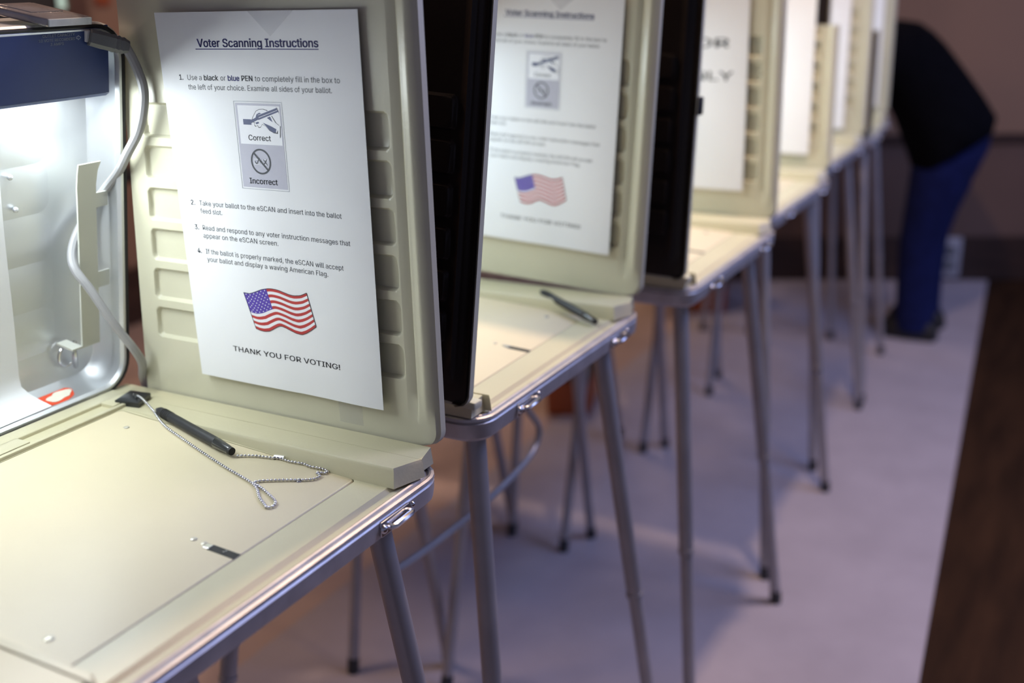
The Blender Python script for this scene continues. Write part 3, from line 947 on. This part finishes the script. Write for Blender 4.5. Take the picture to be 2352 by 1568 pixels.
# (v grows upward here: text_into counts downward, so flip)
pt = lambda u, v: (u, -v, -.0014)
text_into(b, [('OUTLET CAPACITY', .012, 0)], .3265, .3609, -.3712, .0024, pt)
text_into(b, [('10 VOTE RECORDERS', .012, 0)], .3222, .3610, -.3674, .0024, pt)
text_into(b, [('3 AMPS', .012, 0)], .3343, .3486, -.3638, .0024, pt)
arrow = [(.3625, .3684), (.3645, .3684), (.3645, .3672), (.3676, .3692), (.3645, .3712), (.3645, .3700), (.3625, .3700)]
b.cur = 0
for a, c_ in zip(arrow, arrow[1:] + arrow[:1]):
    d = Vector((c_[0] - a[0], c_[1] - a[1])); nn = Vector((-d.y, d.x)).normalized() * .00022
    b.poly([(a[0] + nn.x, a[1] + nn.y, -.0014), (c_[0] + nn.x, c_[1] + nn.y, -.0014), (c_[0] - nn.x, c_[1] - nn.y, -.0014), (a[0] - nn.x, a[1] - nn.y, -.0014)])
ho = [c for c in booth[0].children if c.name.startswith('lamp_housing')][0]
b.build('outlet_lettering', [M['silver']], ho, smooth=0, fn=lambda p: lid_frame(*p))['label'] = 'silver outlet capacity lettering'

# power cord: plug, cable down the lid, over the corner of the tray
pts = [(.7385, .828, 1.1005), (.744, .824, 1.083), (.7465, .820, 1.062), (.7455, .822, 1.043), (.7455, .833, 1.020), (.7425, .850, .9975), (.7455, .870, .978), (.7440, .893, .958), (.7340, .908, .9360), (.7180, .911, .9170), (.7060, .908, .9000), (.7010, .900, .8850), (.7060, .888, .8640), (.7170, .876, .8280), (.7315, .868, .7960), (.7430, .873, .7770), (.7560, .890, .7560), (.7680, .903, .7340), (.775, .920, .68), (.785, .950, .50), (.80, .985, .30), (.815, 1.02, .10), (.85, 1.06, .011), (.95, 1.12, .007)]
b = MB(); b.tube(catmull([(x - X0, y - Y0, z) for x, y, z in pts], 7), .0046, 10); pc = b.build('power_cord', M['cord'], booth[0]); pc['label'] = 'grey power cord'
b = MB()
A_ = Vector((.7090 - X0, .8405 - Y0, 1.1095)); B_ = Vector((.7400 - X0, .8255 - Y0, 1.0985)); d_ = (B_ - A_)
s_ = d_.normalized(); n1 = s_.cross(Vector((0, 0, 1))).normalized(); n2 = n1.cross(s_)
ringf = lambda c_, a_, h_: [tuple(c_ + n1 * x * a_ + n2 * z * h_) for x, z in ((-1, -.6), (-.6, -1), (.6, -1), (1, -.6), (1, .6), (.6, 1), (-.6, 1), (-1, .6))]
b.loft([ringf(A_ + d_ * t, a_, h_) for t, a_, h_ in ((0, .0060, .0066), (.03, .0068, .0074), (.35, .0072, .0078), (.55, .0064, .0076), (.62, .0062, .0082), (.66, .0058, .0072), (.72, .0062, .0082), (.78, .0056, .0070), (.84, .0060, .0078), (.92, .0054, .0064), (1.0, .0050, .0054))])
b.build('plug', M['plug'], pc, smooth=25)['label'] = 'dark grey moulded plug'

# white sheet standing in the lid
ws = MB(); f = []
for j in range(25):
    t = j / 24
    if t < .14:
        a = t / .14; v = .0066 + .0060 * (1 - math.cos(a * math.pi / 2)) * 3.2; dep = .0035 + .029 * math.sin(a * math.pi / 2)
    else:
        a = (t - .14) / .86; v = .0263 + a * .276; dep = .0325 + .006 * math.sin(a * 3)
    xr = .3065 + .012 * math.sin(t * 5.0) * .25 + (.016 * smooth01((.16 - t) / .16))
    f.append([(.035 + (xr - .035) * i / 10, v, dep + .0012 * math.sin(i * .7)) for i in range(11)])
g = [[(x, v - .0001, d + .0005) for x, v, d in r] for r in f]
wb = solid(f, g)
o = wb.build('instruction_sheet', M['paper'], None, fn=lambda p: lid_frame(*p)); o.location = Vector((X0, Y0, 0)) * K
tag(o, 'overlit white sheet standing inside the open lid of the nearest booth', 'paper sheet')

# torn orange sticker on the lower wall of the lid
st = thing('torn_sticker', 'torn orange red round sticker at the bottom of the nearest lid', 'sticker', (X0, Y0, 0))
b = MB()
rs = lambda a: .0205 * (1 + .06 * math.sin(3 * a + 1) + .03 * math.sin(7 * a))
c_x, c_d = .341, .0235
b.loft([[(c_x + 1.05 * rs(a) * math.cos(a), .0030 + q, c_d + .80 * rs(a) * math.sin(a)) for a in [2 * math.pi * k / 36 for k in range(36)]] for q in (-.0016, .0004)])
b.build('sticker_face', M['sticker'], st, smooth=0, fn=lambda p: lid_frame(*p))
b = MB()
rs2 = lambda a: .0125 * (1 + .22 * math.sin(2 * a + .6) + .10 * math.sin(5 * a))
b.loft([[(c_x + .004 + 1.1 * rs2(a) * math.cos(a), .0034 + q, c_d - .003 + .7 * rs2(a) * math.sin(a)) for a in [2 * math.pi * k / 30 for k in range(30)]] for q in (-.0002, .0006)])
b.build('peeled_backing', M['stickerw'], st, smooth=0, fn=lambda p: lid_frame(*p))['label'] = 'cream torn backing'

# tape wrapped block on top of the lid
bx = thing('wrapped_block', 'small block wrapped in shiny tape on top of the nearest lid', 'block', (X0, Y0, 0))
b = MB()
sk = lambda p: (p[0] - (p[2] + .012) * .45, p[1] + (p[2] + .012) * .10, p[2])
b.box(.3225, .3705, LH + .0003, LH + .0078, -.0125, .036, .0014)
b.box(.330, .364, LH + .0072, LH + .0086, .006, .034, .0006)
b.build('wrapping', M['wrap'], bx, fn=lambda p: lid_frame(*sk(p)))
b = MB(); b.box(.3235, .3695, LH + .0009, LH + .0072, -.0135, -.0120, .0004); b.build('wrapped_end', M['wrapside'], bx, smooth=20, fn=lambda p: lid_frame(*sk(p)))

def surf(x, y):
    """height of the writing surface of the nearest booth (world x, y)"""
    lx, ly = x - X0, y - Y0
    if ly > .352: return .7487
    if lx > .3605: return .7455
    return deck_z(ly) + .0004


# pens
def make_pen(label, a, c_, group=None):
    A = Vector(a); B = Vector(c_); d = B - A; L = d.length
    ang = math.atan2(d.y, d.x); pitch = -math.asin(d.z / L)
    root = thing('pen', label, 'pen', A, (0, pitch, ang), group)
    b = MB()
    b.tube([(0, 0, 0), (L * .02, 0, 0), (L * .05, 0, 0)], [.0018, .0030, .0043], 16)
    b.tube([(L * .05, 0, 0), (L * .17, 0, 0), (L * .80, 0, 0)], [.0046, .0050, .0052], 16)
    b.build('barrel', M['pen'], root)
    b = MB()
    for k in range(5): b.tube([(L * (.10 + k * .022), 0, 0), (L * (.112 + k * .022), 0, 0)], .0053, 16)
    b.build('grip_rings', M['rubber'], root)
    b = MB(); b.tube([(L * .80, 0, 0), (L * .81, 0, 0), (L * .95, 0, 0), (L * .97, 0, 0)], [.0052, .0055, .0042, .0038], 16)
    b.build('tip_sleeve', M['pen_gloss'], root)['label'] = 'glossy black sleeve'
    b = MB(); b.tube([(L * .97, 0, 0), (L * .995, 0, 0), (L, 0, 0)], [.0040, .0038, .0022], 14); b.build('end_cap', M['rubber'], root)
    return root


zp = .0056
make_pen('black pen lying beside its ball chain on the nearest booth tray', (.7035, .8150, surf(.70, .81) + zp - .0022), (.6705, .6845, surf(.67, .685) + zp))
pn2 = make_pen('blurred black pen lying alone on the second booth tray', (1.2415, .662, .742 + zp), (1.1835, .5535, .7295 + zp))

# ball chain
ch = thing('ball_chain', 'silver ball chain running from its black pad to the pen on the nearest tray', 'chain', (0, 0, 0))
path = [(.7170, .8610), (.7135, .8480), (.7030, .8210), (.6850, .7850), (.6735, .7515), (.6602, .7103), (.6490, .6727), (.6421, .6455), (.6384, .6330), (.6324, .6217), (.6220, .6100), (.6150, .5985), (.6118, .5925), (.6160, .5895), (.6235, .5935), (.6309, .6080), (.6370, .6230), (.6395, .6320), (.6462, .6289), (.6591, .6105), (.6680, .5965), (.6735, .5915), (.6800, .5905), (.6830, .5960), (.6845, .5975), (.6870, .5905), (.6905, .5905), (.6925, .5975), (.6905, .6100), (.6915, .6190), (.6900, .6260), (.6885, .6350), (.6890, .6440), (.6855, .6530), (.6815, .6660), (.6760, .6760), (.6715, .6820)]
P = catmull([(x, y, 0) for x, y in path], 14)
pitch = .0034; acc = 0.0; beads = [P[0]]
for i in range(1, len(P)):
    seg = (P[i] - P[i - 1]).length
    while acc + seg >= pitch:
        t = (pitch - acc) / seg; q = P[i - 1] + (P[i] - P[i - 1]) * t
        beads.append(q); P[i - 1] = q; seg = (P[i] - P[i - 1]).length; acc = 0.0
    acc += seg
b = MB(); zs = []
for q in beads:
    z = surf(q.x, q.y) + .00155
    if len(zs) < 40 and q.y > .800:
        z0 = surf(.69, .800) + .00155
        z = z0 + (.7526 - z0) * min(1.0, (q.y - .800) / .046)
    zs.append(z); b.sphere((q.x, q.y, z), .00145, 8, 6)
for q, r_, za, zb in zip(beads, beads[1:], zs, zs[1:]):
    b.tube([(q.x, q.y, za), (r_.x, r_.y, zb)], .00045, 5, False)
cb = b.build('bead_chain', M['chrome'], ch); cb['kind'] = 'stuff'
b = MB(); q = Vector((.6903, .6450, surf(.688, .645) + .0017))
b.tube([q + Vector((.0006, -.0045, 0)), q + Vector((-.0012, .0055, 0))], .0022, 10); b.build('chain_clasp', M['chrome'], ch)
b = MB()
pad = [(.7000, .8710), (.7275, .8790), (.7310, .8530), (.7045, .8420)]
cxp = sum(p[0] for p in pad) / 4; cyp = sum(p[1] for p in pad) / 4
rg = lambda s, z: [(cxp + (p[0] - cxp) * s, cyp + (p[1] - cyp) * s, z) for p in dens(pad, 4)]
b.loft([rg(1, .7456), rg(1.0, .7506), rg(.93, .7512), rg(.40, .7515)])
b.tube([(.7120, .8530, .7510), (.7150, .8575, .7538), (.7185, .8625, .7510)], .0016, 8)
b.build('anchor_pad', M['pad'], ch, smooth=40)['label'] = 'black adhesive anchor pad'

# small white cap on the tray of the fourth booth
o = MB(); o.box(1.930, 1.972, .640, .672, .7385, .7610, .003); o = o.build('pen_box', M['outlet'])
tag(o, 'small grey box on the tray of the fourth booth', 'box')

# second booth's sagging power cable
b = MB()
cp = [(1.225, .735, .7000), (1.243, .725, .640), (1.270, .708, .565), (1.297, .700, .520), (1.280, .700, .492), (1.218, .700, .478), (1.121, .700, .471), (1.013, .700, .472), (.930, .700, .478), (.900, .700, .484), (.902, .700, .505), (.905, .706, .600), (.905, .712, .7000)]
b.tube(catmull(cp, 8), .0052, 9)
o = b.build('power_cable', M['leg']); tag(o, 'grey power cable sagging below the second booth', 'cable')


# ------------------------------------------------------------------ chairs and bag at the back of the room
def make_chair(label, x, y, rz):
    root = thing('wooden_chair', label, 'chair', (x, y, 0), (0, 0, rz), 'wooden chairs behind the booths')
    b = MB(); b.box(-.17, .17, -.17, .17, .345, .370, .006); b.build('seat', M['chairwood'], root)
    b = MB(); b.box(-.17, .17, .150, .170, .50, .70, .006); b.build('backrest', M['chairwood'], root)
    for sx in (-1, 1):
        b = MB(); b.tube([(sx * .155, -.15, .346), (sx * .17, -.17, .0)], .013, 10); b.build('leg', M['leg'], root)
        b = MB(); b.tube([(sx * .155, .16, .69), (sx * .155, .155, .36), (sx * .17, .20, .0)], .013, 10); b.build('leg', M['leg'], root)
    return root


make_chair('orange brown wooden chair seen low behind the second and third booths', 2.86, 1.78, .5)
make_chair('orange brown wooden chair near the far wall behind the fourth booth', 3.66, 1.33, -.9)
for x, y, t in ((2.56, 1.27, 'low orange red box on the carpet edge, seen under the second booth tray'), (3.62, 1.24, 'low orange red box on the carpet edge, seen under the third booth tray')):
    bo = thing('storage_box', t, 'box', (x, y, 0), (0, 0, .3), 'orange red boxes on the floor behind')
    b = MB(); b.box(-.09, .09, -.06, .06, 0, .10, .006); b.build('box_body', M['orange'], bo)
    b = MB(); b.box(-.092, .092, -.062, .062, .10, .116, .005); b.build('lid', M['rubber'], bo)
bg = thing('black_bag', 'black bag on the carpet behind the nearest booth panel corner', 'bag', (1.86, 1.83, 0))
b = MB(); b.loft([[(p[0] * s, p[1] * s, z) for p in rr(-.11, .11, -.06, .06, .03, 0, 5)] for s, z in ((.9, 0), (1, .02), (1.02, .10), (.92, .20), (.72, .235))]); b.build('bag_body', M['rubber'], bg)
b = MB(); b.tube(catmull([(-.06, 0, .23), (-.05, 0, .29), (0, 0, .315), (.05, 0, .29), (.06, 0, .23)], 5), .008, 8); b.build('handle', M['rubber'], bg)
# dark high chair by the window
hc = thing('high_chair', 'dark high backed chair at the far upper left, before the bright window', 'chair', (2.16, 2.72, 0))
b = MB(); b.box(-.16, .16, -.15, .15, .60, .64, .012); b.build('seat', M['rubber'], hc)
b = MB(); b.box(-.17, .15, .12, .16, .72, 1.16, .02); b.build('backrest', M['rubber'], hc)
for sx in (-1, 1):
    for sy in (-1, 1):
        b = MB(); b.tube([(sx * .14, sy * .13, .605 if sy < 0 else .80), (sx * .16, sy * .15, 0)], .012, 8); b.build('leg', M['trim'], hc)


# ------------------------------------------------------------------ person bending over the last booth
PX = 3.62
pr = thing('person', 'person in black jacket and blue jeans bending over the last booth, back to the room', 'person', (PX, 0, 0))


def skin_mesh(name, nodes, edges, m, parent, sub=2):
    bm = bmesh.new(); lay = bm.verts.layers.skin.verify(); vs = []
    for i, (p, r) in enumerate(nodes):
        v = bm.verts.new(Vector(p) * K); rx = r if isinstance(r, tuple) else (r, r)
        v[lay].radius = (rx[0] * K, rx[1] * K); v[lay].use_root = (i == 0); vs.append(v)
    for a, c in edges: bm.edges.new((vs[a], vs[c]))
    me = bpy.data.meshes.new(name); bm.to_mesh(me); bm.free()
    o = bpy.data.objects.new(name, me); col.objects.link(o)
    s = o.modifiers.new('skin', 'SKIN'); s.use_smooth_shade = True
    o.modifiers.new('sub', 'SUBSURF').levels = sub
    dg = bpy.context.evaluated_depsgraph_get()
    me2 = bpy.data.meshes.new_from_object(o.evaluated_get(dg))
    bpy.data.objects.remove(o)
    me2.name = name; me2.materials.clear(); me2.materials.append(m); me2.shade_smooth()
    o = bpy.data.objects.new(name, me2); col.objects.link(o); o.parent = parent
    return o


N = []; Ed = []


def nd(p, r, prev=None):
    N.append((p, r)); i = len(N) - 1
    if prev is not None: Ed.append((prev, i))
    return i


pel = nd((0, .465, .640), .085)
sp1 = nd((0, .530, .740), .085, pel); sp2 = nd((0, .620, .840), .095, sp1); chs = nd((0, .690, .885), .090, sp2)
nk = nd((0, .775, .905), .040, chs); hd0 = nd((0, .815, .893), .062, nk); hd1 = nd((0, .868, .865), .066, hd0); hd2 = nd((0, .905, .842), .045, hd1)
for s in (-1, 1):
    hp = nd((s * .065, .475, .590), .068, pel); kn = nd((s * .068, .530, .330), .045, hp); an = nd((s * .070, .527, .070), .030, kn); to = nd((s * .075, .595, .022), .022, an)
    shd = nd((s * .130, .700, .880), .046, chs); el = nd((s * .185, .735, .745), .034, shd); wr = nd((s * .110, .850, .775), .022, el); pm_ = nd((s * .095, .885, .766), (.026, .014), wr)
    for k, (dx, L_) in enumerate(((-.024, .052), (-.008, .060), (.008, .056), (.022, .042))):
        f1 = nd((s * .095 + dx, .912, .763), .0078, pm_); f2 = nd((s * .095 + dx * 1.15, .912 + L_ * .55, .758), .0074, f1); nd((s * .095 + dx * 1.15, .912 + L_, .752), .0066, f2)
    t1 = nd((s * .095 - s * .030, .878, .762), .0090, pm_); nd((s * .095 - s * .046, .900, .756), .0078, t1)
skin_mesh('body', N, Ed, M['skin'], pr)
# face
b = MB()
for s in (-1, 1): b.sphere((s * .024, .925, .858), .009, 10, 8)
b.build('eye', M['whiteprint'], pr)
b = MB(); b.tube([(0, .932, .868), (0, .950, .846), (0, .936, .838)], [.006, .012, .009], 10)
b.build('nose', M['skin'], pr)
b = MB()
for s in (-1, 1): b.sphere((s * .066, .862, .868), .016, 10, 8, (.4, 1, 1.2))
b.build('ear', M['skin'], pr)
b = MB(); b.sphere((0, .858, .886), .071, 18, 12, (1, 1.08, .95)); b.build('hair', M['hair'], pr)


def ell(c, n_dir, a, d, n=20):
    """ring across the torso: half width a along x, half thickness d along the direction n_dir in the y-z plane"""
    return [(a * math.cos(t), c[0] + d * n_dir[0] * math.sin(t), c[1] + d * n_dir[1] * math.sin(t)) for t in [2 * math.pi * k / n for k in range(n)]]


# jacket: back outline and front outline in the side view
back = [(.357, .655), (.351, .700), (.392, .760), (.436, .816), (.478, .868), (.520, .918), (.560, .955), (.601, .982), (.655, .990), (.720, .978), (.770, .955)]
front = [(.572, .520), (.590, .560), (.608, .605), (.628, .650), (.645, .690), (.662, .720), (.680, .750), (.700, .775), (.730, .800), (.765, .830), (.795, .870)]
half = [.160, .168, .165, .160, .160, .165, .172, .172, .165, .120, .060]
rings = []
for (by, bz), (fy, fz), a in zip(back, front, half):
    cy_, cz_ = (by + fy) / 2, (bz + fz) / 2; dy, dz = by - fy, bz - fz; L_ = math.hypot(dy, dz)
    rings.append(ell((cy_, cz_), (dy / L_, dz / L_), a, L_ / 2, 24))
b = MB(); b.loft(rings)
for s in (-1, 1):
    b.tube(catmull([(s * .110, .700, .895), (s * .155, .715, .850), (s * .190, .735, .760), (s * .170, .780, .752), (s * .118, .838, .776)], 5),
           [.070] * 5 + [.066] * 5 + [.054] * 5 + [.044] * 5 + [.034], 14)
b.build('jacket', M['jacket'], pr, smooth=60)['label'] = 'black jacket hanging open at the front'
# jeans
b = MB()
seat = [((0, .470, .675), .135, .110), ((0, .470, .610), .145, .108), ((0, .480, .555), .150, .098), ((0, .486, .52), .148, .092)]
b.loft([[(a * math.cos(t), c[1] + d * math.sin(t), c[2]) for t in [2 * math.pi * k / 24 for k in range(24)]] for c, a, d in seat])
for s in (-1, 1):
    sec = [((s * .070, .486, .555), .078, .090), ((s * .070, .497, .470), .074, .084), ((s * .068, .515, .390), .064, .072), ((s * .068, .528, .310), .058, .064), ((s * .069, .530, .200), .054, .060), ((s * .070, .527, .090), .054, .058), ((s * .070, .525, .030), .056, .060)]
    b.loft([[(c[0] + a * math.cos(t), c[1] + d * math.sin(t), c[2]) for t in [2 * math.pi * k / 18 for k in range(18)]] for c, a, d in sec])
b.build('jeans', M['jeans'], pr, smooth=60)
for s in (-1, 1):
    b = MB()
    ol = [(-.042, .470), (-.036, .452), (0, .446), (.036, .452), (.042, .48), (.042, .56), (.036, .61), (.012, .634), (-.012, .634), (-.034, .61), (-.042, .56)]
    b.loft([[(s * .072 + x * q, .54 + (y - .54) * q2, z) for x, y in ol] for q, q2, z in ((.95, .98, 0), (1, 1, .006), (1, 1, .018), (.94, .96, .034), (.72, .80, .058))])
    b.build('shoe', M['shoe'], pr, smooth=45)
